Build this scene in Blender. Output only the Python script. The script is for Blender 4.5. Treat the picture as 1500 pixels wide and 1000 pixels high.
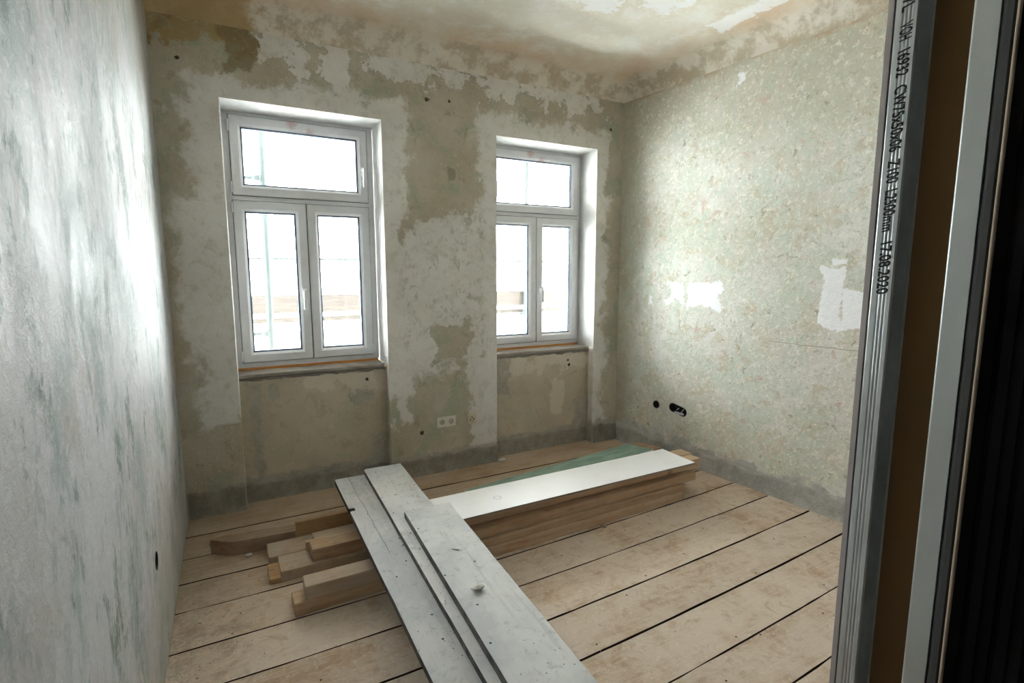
import bpy, bmesh, math, random
from mathutils import Vector, Matrix, noise as mnoise

for o in list(bpy.data.objects):
    bpy.data.objects.remove(o)
S = bpy.context.scene
COL = S.collection
R = math.radians

# ------------------------------------------------------------------ camera
cam_d = bpy.data.cameras.new('camera'); cam = bpy.data.objects.new('camera', cam_d); COL.objects.link(cam)
cam_d.sensor_width = 36.0; cam_d.lens = 769.0 / 1500 * 36.0; cam_d.clip_start = 0.02
PIT, YAW, CH = .1322, .4981, 1.54
cam.location = (0, 0, CH)
cam.rotation_euler = (math.pi / 2 - PIT, 0, -YAW)
S.camera = cam

# ------------------------------------------------------------------ light: an even overcast sky, nothing else
W = bpy.data.worlds.new('overcast_sky'); S.world = W; W.use_nodes = True
bg = W.node_tree.nodes['Background']
bg.inputs[0].default_value = (.985, .985, 1.0, 1); bg.inputs[1].default_value = 9.0
W.cycles.sampling_method = 'MANUAL'; W.cycles.sample_map_resolution = 64
vs = S.view_settings
vs.view_transform = 'Standard'; vs.look = 'None'; vs.gamma = 1.0; vs.use_curve_mapping = False
vs.exposure = 2.5
S.cycles.max_bounces = 14; S.cycles.diffuse_bounces = 10; S.cycles.transparent_max_bounces = 16
S.cycles.sample_clamp_indirect = 6.0

# ------------------------------------------------------------------ room measures (metres)
XL, XR, D, TH = -.294, 3.104, 3.70, .0945     # left wall, back right corner, window wall, splay of right wall
HC, COVE = 3.12, .15                          # ceiling, radius of its cove
X1, X2, X3, X4 = .033, 1.000, 1.872, 2.833    # window niches
ZT, ZS = 2.562, .872                          # niche head, sill
YP, YF = 3.80, 3.955                          # parapet face, window frame face
YB = -1.2
def xright(y): return XR + (D - y) * math.tan(TH)

# portals only guide the sampling of the sky through the two window openings
for k, (a, b) in enumerate(((X1, X2), (X3, X4))):
    L = bpy.data.lights.new('window_portal', 'AREA'); L.shape = 'RECTANGLE'; L.size = b - a + .1; L.size_y = ZT - ZS + .1
    L.cycles.is_portal = True
    lo = bpy.data.objects.new('window_portal', L); COL.objects.link(lo)
    lo.location = ((a + b) / 2, YF + .1, (ZT + ZS) / 2); lo.rotation_euler = (math.pi / 2, 0, math.pi)
    lo.rotation_euler = (-math.pi / 2, 0, 0)

# ================================================================== node helpers
class Mat:
    def __init__(self, name, rough=.8, spec=.3):
        self.m = bpy.data.materials.new(name); self.m.use_nodes = True
        self.t = self.m.node_tree; self.t.nodes.clear()
        self.out = self.n('ShaderNodeOutputMaterial'); self.b = self.n('ShaderNodeBsdfPrincipled')
        self.t.links.new(self.b.outputs[0], self.out.inputs[0])
        self.b.inputs['Roughness'].default_value = rough
        self.b.inputs['Specular IOR Level'].default_value = spec
    def n(self, typ): return self.t.nodes.new(typ)
    def put(self, sock, v):
        if isinstance(v, bpy.types.NodeSocket): self.t.links.new(v, sock)
        elif v is not None:
            if sock.type == 'RGBA' and not hasattr(v, '__len__'): v = (v, v, v)
            if sock.type == 'RGBA' and len(v) == 3: v = (*v, 1)
            sock.default_value = v
    def geo(self):
        return self.n('ShaderNodeNewGeometry').outputs['Position']
    def obj(self):
        return self.n('ShaderNodeTexCoord').outputs['Object']
    def rnd(self):
        return self.n('ShaderNodeObjectInfo').outputs['Random']
    def xyz(self, v):
        s = self.n('ShaderNodeSeparateXYZ'); self.put(s.inputs[0], v); return s.outputs
    def math(self, op, a, b=None, c=None, clamp=False):
        n = self.n('ShaderNodeMath'); n.operation = op; n.use_clamp = clamp
        for i, v in enumerate((a, b, c)):
            if v is not None: self.put(n.inputs[i], v)
        return n.outputs[0]
    def vscale(self, v, s):
        n = self.n('ShaderNodeVectorMath'); n.operation = 'MULTIPLY'; self.put(n.inputs[0], v); n.inputs[1].default_value = s
        return n.outputs[0]
    def vadd(self, v, s):
        n = self.n('ShaderNodeVectorMath'); n.operation = 'ADD'; self.put(n.inputs[0], v); self.put(n.inputs[1], s)
        return n.outputs[0]
    def noise(self, v, scale, detail=5, rough=.6, dist=0.):
        n = self.n('ShaderNodeTexNoise'); self.put(n.inputs['Vector'], v)
        n.inputs['Scale'].default_value = scale; n.inputs['Detail'].default_value = detail
        n.inputs['Roughness'].default_value = rough; n.inputs['Distortion'].default_value = dist
        return n.outputs['Fac']
    def voro(self, v, scale, feat='F1'):
        n = self.n('ShaderNodeTexVoronoi'); self.put(n.inputs['Vector'], v); n.voronoi_dimensions = '2D'; n.inputs['Scale'].default_value = scale; n.feature = feat
        return n.outputs
    def mapr(self, v, a, b, c=0., d=1., smooth=True):
        n = self.n('ShaderNodeMapRange'); n.interpolation_type = 'SMOOTHSTEP' if smooth else 'LINEAR'
        self.put(n.inputs[0], v)
        for i, q in enumerate((a, b, c, d)): n.inputs[i + 1].default_value = q
        return n.outputs[0]
    def mix(self, f, a, b, mode='MIX'):
        n = self.n('ShaderNodeMix'); n.data_type = 'RGBA'; n.blend_type = mode; n.clamp_factor = True
        self.put(n.inputs[0], f); self.put(n.inputs[6], a); self.put(n.inputs[7], b)
        return n.outputs[2]
    def box(self, U, V, r, soft, nz, amp=1.):
        u0, u1, v0, v1 = r
        d = self.math('MAXIMUM', self.math('MAXIMUM', self.math('SUBTRACT', u0, U), self.math('SUBTRACT', U, u1)),
                      self.math('MAXIMUM', self.math('SUBTRACT', v0, V), self.math('SUBTRACT', V, v1)))
        d = self.math('MULTIPLY_ADD', nz, amp, d)
        return self.mapr(d, soft, -soft)
    def union(self, ms):
        r = ms[0]
        for q in ms[1:]: r = self.math('MAXIMUM', r, q)
        return r
    def dots(self, U, V, pts, r, nz=None):
        best = None
        for (a, b) in pts:
            d = self.math('SQRT', self.math('ADD', self.math('POWER', self.math('SUBTRACT', U, a), 2.), self.math('POWER', self.math('SUBTRACT', V, b), 2.)))
            best = d if best is None else self.math('MINIMUM', best, d)
        if nz is not None: best = self.math('ADD', best, nz)
        return self.mapr(best, r, r * .55)
    def color(self, c, gain=1., sat=1.):
        if gain != 1. or sat != 1.:
            hs = self.n('ShaderNodeHueSaturation'); self.put(hs.inputs['Color'], c); hs.inputs['Value'].default_value = gain; hs.inputs['Saturation'].default_value = sat; c = hs.outputs[0]
        self.put(self.b.inputs['Base Color'], c)
    def bump(self, h, strength=.5, dist=.01):
        n = self.n('ShaderNodeBump'); n.inputs['Strength'].default_value = strength; n.inputs['Distance'].default_value = dist
        self.put(n.inputs['Height'], h); self.t.links.new(n.outputs[0], self.b.inputs['Normal'])

def plain(name, c, rough=.6, metal=0., spec=.4):
    m = Mat(name, rough, spec); m.color(c); m.b.inputs['Metallic'].default_value = metal
    return m.m

# ------------------------------------------------------------------ plaster of the window wall
def mat_back():
    m = Mat('window_wall_plaster', .85, .2); p = m.geo(); X, Y, Z = m.xyz(p)
    n1 = m.noise(p, 2.2, 8, .62, .3); n2 = m.noise(p, 9, 8, .65, .6); n3 = m.noise(p, 40, 6, .7); n4 = m.noise(m.vadd(p, (7, 3, 1)), 4.5, 6, .6, .8)
    nb = m.noise(m.vadd(p, (3, 9, 5)), 5.5, 9, .68)
    nz = m.math('SUBTRACT', nb, .5)
    nfine = m.math('SUBTRACT', m.noise(p, 16, 8, .7), .5)
    # bare old paint: ochre grey with greenish and brown areas
    base = m.mix(m.mapr(n1, .35, .65), (.34, .30, .225), (.41, .385, .315))
    base = m.mix(m.mapr(n4, .48, .66), base, (.30, .315, .24))
    base = m.mix(m.math('MULTIPLY', m.mapr(n2, .55, .7), .7), base, (.25, .215, .15))
    base = m.mix(m.math('MULTIPLY', m.mapr(n3, .56, .72), .6), base, (.50, .47, .38))
    # pale filler round the windows and low on the pier
    fill = m.union([m.box(X, Z, (-.155, 1.17, .60, 2.70), .04, nz, .55), m.box(X, Z, (-.245, .1, 1.0, 2.0), .035, nz, .35), m.box(X, Z, (1.72, 2.955, .2, 2.70), .035, nz, .5),
                    m.box(X, Z, (1.05, 1.80, .80, 1.92), .05, nz, .9), m.box(X, Z, (1.62, 1.87, .15, .9), .015, nz, .25),
                    m.box(X, Z, (1.02, 1.16, .45, 1.0), .015, nz, .4), m.box(X, Z, (-.12, .033, .58, .9), .01, nz, .12),
                    m.box(X, Z, (.25, .75, 2.80, 3.00), .015, nz, 1.1), m.box(X, Z, (.9, 2.9, 2.86, 2.99), .015, nz, .75)])
    tan = m.union([m.box(X, Z, (1.36, 1.60, .86, 1.14), .015, nz, .45), m.box(X, Z, (1.28, 1.62, .20, .62), .02, nz, .5)])
    fill = m.math('MULTIPLY', fill, m.math('SUBTRACT', 1., tan))
    fc = m.mix(m.mapr(n1, .3, .7), (.50, .485, .455), (.58, .57, .545))
    fc = m.mix(m.math('MULTIPLY', m.mapr(n2, .5, .75), .5), fc, (.44, .42, .36))
    # scraped remains of green and brown paint in the filler of the pier
    pier = m.box(X, Z, (1.12, 1.76, 1.05, 2.1), .08, nz, .4)
    scr = m.mapr(m.noise(m.vscale(p, (1, 1, .6)), 17, 6, .7, 1.2), .53, .64)
    fc = m.mix(m.math('MULTIPLY', m.math('MULTIPLY', scr, pier), .8), fc, (.30, .33, .27))
    fc = m.mix(m.math('MULTIPLY', m.mapr(m.noise(m.vadd(p, (1, 5, 2)), 6, 6, .7, 1.), .58, .66), .45), fc, (.40, .40, .33))
    fill = m.math('MULTIPLY', fill, m.mapr(m.noise(m.vadd(p, (2, 4, 4)), 13, 8, .74, .5), .60, .52, .68, 1.))
    c = m.mix(fill, base, fc)
    # yellow water stain in the top left corner
    st = m.box(X, Z, (-.30, .20, 2.86, 3.2), .03, nz, .9)
    c = m.mix(m.math('MULTIPLY', st, m.mapr(n2, .3, .5, .45, .95)), c, m.mix(m.mapr(n4, .4, .6), (.20, .14, .055), (.31, .235, .11)))
    st2 = m.box(X, Z, (.08, .24, 2.72, 3.0), .02, nz, .5)
    c = m.mix(m.math('MULTIPLY', st2, .8), c, (.20, .155, .08))
    # parapets in the niches: rough tan render, cement repairs along edges and top
    par = m.mapr(Y, 3.775, 3.79)
    pb = m.mix(m.mapr(n1, .35, .62), (.37, .325, .245), (.43, .375, .295))
    pb = m.mix(m.math('MULTIPLY', m.mapr(n4, .5, .6), .8), pb, (.36, .345, .26))
    pb = m.mix(m.math('MULTIPLY', m.mapr(n2, .52, .66), .5), pb, (.28, .245, .18))
    cem = m.union([m.box(X, Z, (.10, .17, .12, .80), .012, nz, .22), m.box(X, Z, (.02, 1.02, .0, .14), .02, nz, .25), m.box(X, Z, (.22, .275, .70, .80), .01, nz, .12),
                   m.box(X, Z, (.87, 1.02, .0, .34), .015, nz, .2), m.box(X, Z, (.74, .9, .62, .80), .01, nz, .4), m.box(X, Z, (1.86, 2.05, .5, .86), .015, nz, .35),
                   m.box(X, Z, (1.86, 2.9, .0, .15), .02, nz, .25), m.box(X, Z, (2.70, 2.85, .0, .40), .02, nz, .25), m.box(X, Z, (1.86, 1.93, 0., .9), .01, nz, .1)])
    pb = m.mix(m.math('MULTIPLY', cem, .85), pb, m.mix(m.mapr(n2, .4, .65), (.27, .255, .215), (.35, .335, .295)))
    pale = m.union([m.box(X, Z, (.45, .95, .72, .86), .02, nz, .5), m.box(X, Z, (2.1, 2.8, .70, .86), .02, nz, .6), m.box(X, Z, (2.45, 2.56, .3, .66), .012, nz, .35)])
    pb = m.mix(m.math('MULTIPLY', pale, .7), pb, (.52, .47, .40))
    pb = m.mix(m.dots(X, Z, [(.865, .765), (2.63, .765), (2.645, .72), (.55, .13)], .018, m.math('MULTIPLY', nfine, .05)), pb, (.03, .028, .022))
    c = m.mix(m.math('MULTIPLY', par, m.mapr(Z, .88, .86)), c, pb)
    # smooth reveals of the openings
    rev = m.math('MULTIPLY', m.mapr(Y, 3.705, 3.715), m.mapr(Z, .84, .90))
    c = m.mix(rev, c, m.mix(m.mapr(n2, .4, .7), (.46, .46, .45), (.40, .40, .385)))
    # cement where the skirting was torn off
    sk = m.box(X, Z, (-.3, 3.2, -.1, .165), .012, nz, .16)
    c = m.mix(m.math('MULTIPLY', sk, .8), c, m.mix(m.mapr(n2, .35, .65), (.25, .235, .20), (.33, .31, .27)))
    c = m.mix(m.dots(X, Z, [(1.50, 2.753), (1.329, 2.74), (-.156, 2.751), (2.972, 2.737), (1.24, .33)], .016, m.math('MULTIPLY', nfine, .05)), c, (.05, .035, .02))
    c = m.mix(m.math('MULTIPLY', m.mapr(m.noise(p, 70, 3, .7), .66, .72), .6), c, (.2, .18, .13))
    flk = m.mapr(m.noise(m.vadd(p, (6, 2, 8)), 26, 7, .75, 1.5), .57, .63)
    c = m.mix(m.math('MULTIPLY', flk, m.mapr(fill, 0, 1, .55, .12)), c, (.47, .44, .36))
    flk2 = m.mapr(m.noise(m.vadd(p, (2, 8, 3)), 19, 7, .75, 1.5), .60, .66)
    c = m.mix(m.math('MULTIPLY', flk2, m.mapr(fill, 0, 1, .5, .22)), c, (.22, .205, .155))
    sq = m.box(X, Z, (1.485, 1.535, 2.20, 2.29), .008, nz, .12); c = m.mix(m.math('MULTIPLY', sq, .6), c, (.16, .16, .12))
    m.color(c, 1.34, .98)
    h = m.math('ADD', m.math('MULTIPLY', fill, .35), m.math('ADD', m.math('MULTIPLY', n2, m.mapr(fill, 0, 1, .9, .25)), m.math('MULTIPLY', n3, m.mapr(fill, 0, 1, .5, .15))))
    m.bump(h, .9, .014)
    return m.m

def mat_right():
    m = Mat('stripped_wall_plaster', .8, .25); p = m.geo(); X, Y, Z = m.xyz(p)
    # distance along the splayed wall from the back corner
    s = m.math('DIVIDE', m.math('SUBTRACT', D, Y), math.cos(TH))
    n1 = m.noise(p, 1.5, 8, .6, .3); n2 = m.noise(p, 7, 9, .68, .7); n3 = m.noise(p, 34, 7, .72, .5); n4 = m.noise(m.vadd(p, (4, 4, 9)), 3.2, 8, .66, .6)
    nz = m.math('SUBTRACT', m.noise(m.vadd(p, (3, 9, 5)), 6, 9, .66), .5)
    c = m.mix(m.mapr(n1, .36, .64), (.50, .475, .41), (.58, .58, .54))
    c = m.mix(m.math('MULTIPLY', m.mapr(n4, .45, .56), .75), c, (.46, .50, .42))
    c = m.mix(m.math('MULTIPLY', m.mapr(n2, .51, .62), .7), c, (.45, .39, .275))
    up = m.mapr(m.math('ADD', Z, m.math('MULTIPLY', nz, 1.2)), 1.9, 2.9)
    c = m.mix(m.math('MULTIPLY', up, .55), c, m.mix(m.mapr(n2, .4, .6), (.40, .36, .26), (.46, .435, .34)))
    c = m.mix(m.math('MULTIPLY', m.mapr(n3, .52, .61), .75), c, (.67, .64, .57))
    c = m.mix(m.math('MULTIPLY', m.mapr(m.noise(m.vscale(p, (1, 1, .7)), 22, 7, .72, 1.), .60, .68), .6), c, (.34, .42, .34))
    c = m.mix(m.math('MULTIPLY', m.mapr(m.noise(m.vadd(p, (8, 1, 1)), 15, 6, .75, .6), .60, .65), .75), c, (.26, .215, .13))
    c = m.mix(m.math('MULTIPLY', m.mapr(m.noise(m.vadd(p, (2, 2, 7)), 8, 5, .7, .6), .625, .67), .6), c, (.48, .29, .26))
    # dull green band down the corner
    cor = m.mapr(m.math('ADD', s, m.math('MULTIPLY', nz, .25)), .26, .06)
    c = m.mix(m.math('MULTIPLY', cor, .6), c, m.mix(m.mapr(n2, .4, .6), (.34, .34, .25), (.30, .27, .18)))
    c = m.mix(m.math('MULTIPLY', m.mapr(m.noise(m.vadd(p, (6, 2, 8)), 24, 8, .76, 1.2), .54, .61), .65), c, (.37, .345, .27))
    c = m.mix(m.math('MULTIPLY', m.mapr(m.noise(m.vadd(m.vscale(p, (1, 1, .5)), (1, 1, 8)), 12, 8, .74, .8), .53, .62), .6), c, (.42, .465, .38))
    # dry white filler spots
    sp = m.union([m.box(s, Z, (.56, .70, 1.30, 1.46), .008, nz, .30), m.box(s, Z, (.75, 1.02, 1.27, 1.46), .008, nz, .32), m.box(s, Z, (1.735, 1.86, 1.22, 1.565), .006, nz, .22),
                  m.box(s, Z, (1.87, 2.02, 1.19, 1.43), .006, nz, .16), m.box(s, Z, (1.80, 1.87, 1.585, 1.605), .006, nz, .12), m.box(s, Z, (.36, .385, 1.28, 1.34), .006, nz, .1), m.box(s, Z, (1.10, 1.15, 2.82, 2.88), .008, nz, .3)])
    c = m.mix(sp, c, (.72, .73, .75))
    # cement along the floor
    sk = m.mapr(m.math('ADD', m.math('ADD', Z, m.math('MULTIPLY', s, .02)), m.math('MULTIPLY', nz, .42)), .205, .185)
    c = m.mix(sk, c, m.mix(m.mapr(n2, .35, .65), (.33, .33, .315), (.47, .47, .45)))
    c = m.mix(m.math('MULTIPLY', m.mapr(m.math('ABSOLUTE', m.math('ADD', m.math('SUBTRACT', Z, 1.072), m.math('MULTIPLY', nz, .03))), .0035, .001), m.mapr(s, 1.4, 1.5)), c, (.30, .26, .2))
    crn = m.mapr(m.math('ADD', Z, m.math('MULTIPLY', nz, .12)), 2.93, 2.975)
    c = m.mix(m.math('MULTIPLY', crn, m.mapr(n2, .4, .6, .3, .9)), c, (.40, .28, .16))
    m.color(c, 1.34, .86)
    m.bump(m.math('ADD', m.math('MULTIPLY', n3, .55), m.math('ADD', m.math('MULTIPLY', n2, .7), m.math('MULTIPLY', sp, .15))), .9, .012)
    return m.m

def mat_left():
    m = Mat('distempered_wall', .5, .18); p = m.geo(); X, Y, Z = m.xyz(p)
    ps = m.vscale(p, (1, .9, .5))
    n1 = m.noise(p, 1.1, 8, .62, .2); n2 = m.noise(ps, 5, 10, .70, .4); n3 = m.noise(p, 28, 8, .74, .4); n4 = m.noise(m.vadd(ps, (4, 4, 9)), 2.2, 9, .70, .3)
    c = m.mix(m.mapr(n1, .38, .62), (.58, .55, .53), (.70, .70, .71))
    c = m.mix(m.math('MULTIPLY', m.mapr(n4, .46, .58), .85), c, (.47, .525, .51))
    c = m.mix(m.math('MULTIPLY', m.mapr(n2, .53, .62), .75), c, (.38, .43, .41))
    c = m.mix(m.math('MULTIPLY', m.mapr(m.noise(m.vadd(ps, (9, 0, 3)), 7, 10, .72, .3), .55, .61), .9), c, (.24, .30, .245))
    c = m.mix(m.math('MULTIPLY', m.mapr(m.noise(m.vadd(ps, (1, 7, 3)), 3.6, 8, .7, .3), .54, .64), .7), c, (.60, .53, .49))
    c = m.mix(m.math('MULTIPLY', m.mapr(m.noise(m.vadd(ps, (5, 1, 6)), 6, 10, .74, .3), .50, .60), .75), c, (.74, .74, .755))
    c = m.mix(m.math('MULTIPLY', m.mapr(n3, .52, .62), .6), c, (.78, .78, .79))
    c = m.mix(m.math('MULTIPLY', m.mapr(m.noise(m.vadd(m.vscale(p, (1, 1, .5)), (6, 2, 8)), 22, 9, .76, .4), .55, .62), .6), c, (.43, .46, .44))
    up = m.mapr(m.math('ADD', Z, m.math('MULTIPLY', m.math('SUBTRACT', n2, .5), 1.)), 2.0, 2.8)
    c = m.mix(m.math('MULTIPLY', up, .55), c, m.mix(m.mapr(n2, .4, .6), (.44, .43, .37), (.54, .50, .43)))
    # smooth filler run along the floor edge
    c = m.mix(m.math('MULTIPLY', m.mapr(m.math('ADD', Z, m.math('MULTIPLY', m.math('SUBTRACT', n2, .5), .8)), .5, .2), .5), c, (.62, .60, .56))
    m.color(c, .70, 1.05)
    m.put(m.b.inputs['Roughness'], m.mapr(m.math('ADD', m.math('MULTIPLY', n1, .5), m.math('MULTIPLY', n2, .5)), .38, .62, .40, .68))
    m.bump(m.math('ADD', m.math('MULTIPLY', n3, .5), m.math('MULTIPLY', n2, .9)), .8, .012)
    return m.m

def mat_ceiling():
    m = Mat('peeling_ceiling_paint', .85, .2); p = m.geo(); X, Y, Z = m.xyz(p)
    n1 = m.noise(p, 1.6, 8, .66, .0); n2 = m.noise(p, 6.5, 10, .72, .0); n3 = m.noise(p, 30, 7, .7)
    nz = m.math('SUBTRACT', n2, .5)
    c = m.mix(m.mapr(n1, .35, .65), (.60, .555, .46), (.66, .64, .57))
    c = m.mix(m.math('MULTIPLY', m.mapr(n2, .5, .62), .6), c, (.70, .69, .655))
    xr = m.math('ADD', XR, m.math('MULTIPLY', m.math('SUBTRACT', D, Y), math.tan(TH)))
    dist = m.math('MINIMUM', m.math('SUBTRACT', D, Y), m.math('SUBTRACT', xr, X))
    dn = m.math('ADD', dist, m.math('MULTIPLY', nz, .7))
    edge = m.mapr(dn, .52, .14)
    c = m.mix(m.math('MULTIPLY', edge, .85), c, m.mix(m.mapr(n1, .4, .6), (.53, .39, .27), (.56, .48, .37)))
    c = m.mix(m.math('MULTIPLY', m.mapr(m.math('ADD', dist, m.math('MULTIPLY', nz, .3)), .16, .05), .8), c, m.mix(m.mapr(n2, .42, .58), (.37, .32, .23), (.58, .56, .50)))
    # yellow stain above the left corner
    st = m.mapr(m.math('ADD', m.math('MAXIMUM', m.math('SUBTRACT', X, .25), m.math('SUBTRACT', 3.40, Y)), m.math('MULTIPLY', nz, .6)), .12, -.06)
    c = m.mix(m.math('MULTIPLY', st, .85), c, (.34, .24, .10))
    wp = m.union([m.box(X, Y, (1.75, 2.15, 2.35, 2.75), .012, nz, .8), m.box(X, Y, (2.85, 3.0, 1.6, 2.6), .012, nz, .35), m.box(X, Y, (2.3, 2.5, 2.4, 2.6), .012, nz, .9)])
    c = m.mix(m.math('MULTIPLY', wp, .8), c, (.74, .745, .75))
    c = m.mix(m.math('MULTIPLY', m.mapr(m.noise(m.vadd(p, (5, 5, 5)), 18, 6, .75, .8), .65, .70), .5), c, (.42, .36, .27))
    m.color(c, 1.30, .95); m.bump(m.math('ADD', m.math('MULTIPLY', n2, .9), m.math('MULTIPLY', n3, .4)), .5, .010)
    return m.m

def mat_cement(nm='rough_cement', a=(.36, .35, .33), b=(.50, .495, .47), k=(.56, .55, .53)):
    m = Mat(nm, .95, .1); p = m.geo(); n2 = m.noise(p, 9, 8, .7); n3 = m.noise(p, 60, 6, .7)
    c = m.mix(m.mapr(n2, .35, .65), a, b); c = m.mix(m.mapr(n3, .55, .7), c, k)
    m.color(c); m.bump(m.math('ADD', n2, n3), .8, .012); return m.m

def mat_wood(name, light, dark, dust=None, dustamt=.0, grain=1., rough=.75, nails=False, knots=True, rings=0.):
    """boards and timbers, grain along local X"""
    m = Mat(name, rough, .25); p = m.obj(); r = m.rnd()
    off = m.n('ShaderNodeCombineXYZ'); m.put(off.inputs[0], m.math('MULTIPLY', r, 37.)); m.put(off.inputs[1], m.math('MULTIPLY', r, 91.))
    q = m.vadd(p, off.outputs[0])
    g = m.noise(m.vscale(q, (2.2 * grain, 34, 34)), 1.6, 7, .62, .5); f = m.noise(m.vscale(q, (9, 150, 150)), 1.6, 4, .6)
    big = m.noise(q, 2.3, 6, .62, .4); mid = m.noise(q, 11, 8, .7, .5)
    c = m.mix(m.mapr(g, .32, .68), dark, light)
    c = m.mix(m.math('MULTIPLY', m.mapr(f, .5, .7), .35), c, dark)
    tone = m.mapr(r, 0, 1, .94, 1.18, False)
    hs = m.n('ShaderNodeHueSaturation'); m.put(hs.inputs['Color'], c); m.put(hs.inputs['Value'], tone); c = hs.outputs[0]
    if knots:
        v = m.voro(m.vscale(q, (1.0, 3.2, 3.2)), 2.6)
        c = m.mix(m.math('MULTIPLY', m.mapr(v[0], .085, .03), .65), c, tuple(x * .45 for x in dark))
    if dust is not None:
        k = m.math('MULTIPLY', m.mapr(m.math('ADD', m.math('MULTIPLY', big, .6), m.math('MULTIPLY', mid, .4)), .36, .58), dustamt)
        c = m.mix(k, c, dust)
        c = m.mix(m.math('MULTIPLY', m.mapr(mid, .60, .72), .35), c, tuple(x * .6 for x in dark))
    if nails:
        v = m.voro(q, 9.)
        c = m.mix(m.math('MULTIPLY', m.mapr(v[0], .034, .022), 1.), c, (.05, .04, .035))
    m.color(c)
    m.bump(m.math('ADD', m.math('MULTIPLY', g, .8), m.math('ADD', m.math('MULTIPLY', mid, .5), m.math('MULTIPLY', f, .3))), .45, .004)
    return m.m

def mat_floor():
    m = Mat('dusty_floor_boards', .82, .2); p = m.obj(); r = m.rnd()
    off = m.n('ShaderNodeCombineXYZ'); m.put(off.inputs[0], m.math('MULTIPLY', r, 37.)); m.put(off.inputs[1], m.math('MULTIPLY', r, 91.))
    q = m.vadd(p, off.outputs[0])
    g = m.noise(m.vscale(q, (1.6, 26, 26)), 1.5, 8, .66, 1.2); f = m.noise(m.vscale(q, (7, 110, 110)), 1.5, 4, .6, .5)
    big = m.noise(q, 1.8, 7, .62, .5); mid = m.noise(q, 8, 9, .72, .6); fine = m.noise(q, 45, 6, .7)
    c = m.mix(m.mapr(g, .30, .70), (.31, .205, .125), (.50, .38, .275))
    c = m.mix(m.math('MULTIPLY', m.mapr(f, .5, .7), .4), c, (.33, .215, .13))
    c = m.mix(m.mapr(m.math('ADD', m.math('MULTIPLY', big, .55), m.math('MULTIPLY', mid, .45)), .36, .56, .0, .85), c, (.60, .525, .45))
    c = m.mix(m.math('MULTIPLY', m.mapr(mid, .55, .66), .55), c, (.33, .225, .145))
    c = m.mix(m.math('MULTIPLY', m.mapr(fine, .55, .66), .6), c, (.66, .61, .55))
    v = m.voro(q, 2.9); c = m.mix(m.mapr(v[0], .017, .010), c, (.06, .05, .04))
    hs = m.n('ShaderNodeHueSaturation'); m.put(hs.inputs['Color'], c); m.put(hs.inputs['Value'], m.mapr(r, 0, 1, .93, 1.05, False)); c = hs.outputs[0]
    back_shade = m.mapr(m.math('ADD', m.xyz(m.geo())[1], m.math('MULTIPLY', m.math('SUBTRACT', big, .5), 1.2)), 2.3, 3.1); c = m.mix(m.math('MULTIPLY', back_shade, .62), c, m.mix(m.mapr(g, .3, .7), (.26, .17, .095), (.36, .25, .155)))  # browner towards the window wall: shade behind the pile painted into the boards
    # plaster grime trodden in along the left wall
    gx, gy, gz = m.xyz(m.geo())
    dirt = m.mapr(m.math('ADD', gx, m.math('MULTIPLY', m.math('SUBTRACT', mid, .5), 1.1)), .10, -.28)
    c = m.mix(m.math('MULTIPLY', dirt, m.mapr(fine, .4, .6, .15, .7)), c, (.27, .24, .20))
    m.color(c, 1.04, 1.06)
    m.bump(m.math('ADD', m.math('MULTIPLY', g, .8), m.math('ADD', m.math('MULTIPLY', mid, .9), m.math('MULTIPLY', fine, .5))), .5, .006)
    return m.m

def mat_greyplank(crack=False):
    m = Mat('weathered_grey_board', .62, .35); p = m.obj(); r = m.rnd(); X, Y, Z = m.xyz(p)
    off = m.n('ShaderNodeCombineXYZ'); m.put(off.inputs[0], m.math('MULTIPLY', r, 37.)); m.put(off.inputs[1], m.math('MULTIPLY', r, 91.))
    q = m.vadd(p, off.outputs[0])
    g = m.noise(m.vscale(q, (2, 30, 30)), 1.6, 7, .62, .6); big = m.noise(q, 2.6, 6, .62, .4); mid = m.noise(q, 13, 8, .7, .5); fine = m.noise(q, 60, 5, .7)
    c = m.mix(m.mapr(big, .33, .66), (.40, .42, .43), (.56, .565, .56))
    c = m.mix(m.math('MULTIPLY', m.mapr(g, .52, .70), .5), c, (.33, .345, .35))
    c = m.mix(m.math('MULTIPLY', m.mapr(m.noise(q, 24, 8, .74, .4), .53, .66), .6), c, (.28, .285, .285))
    c = m.mix(m.math('MULTIPLY', m.mapr(fine, .60, .72), .4), c, (.62, .62, .60))
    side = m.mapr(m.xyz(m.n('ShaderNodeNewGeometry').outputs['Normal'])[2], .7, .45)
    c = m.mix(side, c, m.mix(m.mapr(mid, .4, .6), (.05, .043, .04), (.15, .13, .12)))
    v = m.voro(q, 4.6)
    c = m.mix(m.mapr(v[0], .026, .017), c, (.03, .025, .02))
    v = m.voro(m.vadd(q, (3.3, 1.1, 0)), 17.)
    c = m.mix(m.math('MULTIPLY', m.mapr(v[0], .05, .03), m.mapr(big, .56, .60)), c, (.05, .04, .035))
    if crack:
        wob = m.math('MULTIPLY', m.math('SUBTRACT', m.noise(m.vscale(p, (1, 0, 0)), 5, 4, .6), .5), .035)
        d = m.math('ABSOLUTE', m.math('SUBTRACT', m.math('ADD', Y, wob), .080))
        c = m.mix(m.math('MULTIPLY', m.mapr(d, .0016, .0006), m.mapr(X, 1.05, .95)), c, (.06, .05, .045))
    c = m.mix(m.math('MULTIPLY', m.mapr(m.noise(q, 30, 5, .75), .66, .70), .7), c, (.10, .09, .085))
    m.color(c, .84 if crack else 1.02, 1.); m.bump(m.math('ADD', m.math('MULTIPLY', g, .6), m.math('ADD', m.math('MULTIPLY', mid, .7), m.math('MULTIPLY', fine, .3))), .4, .004)
    return m.m

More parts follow.
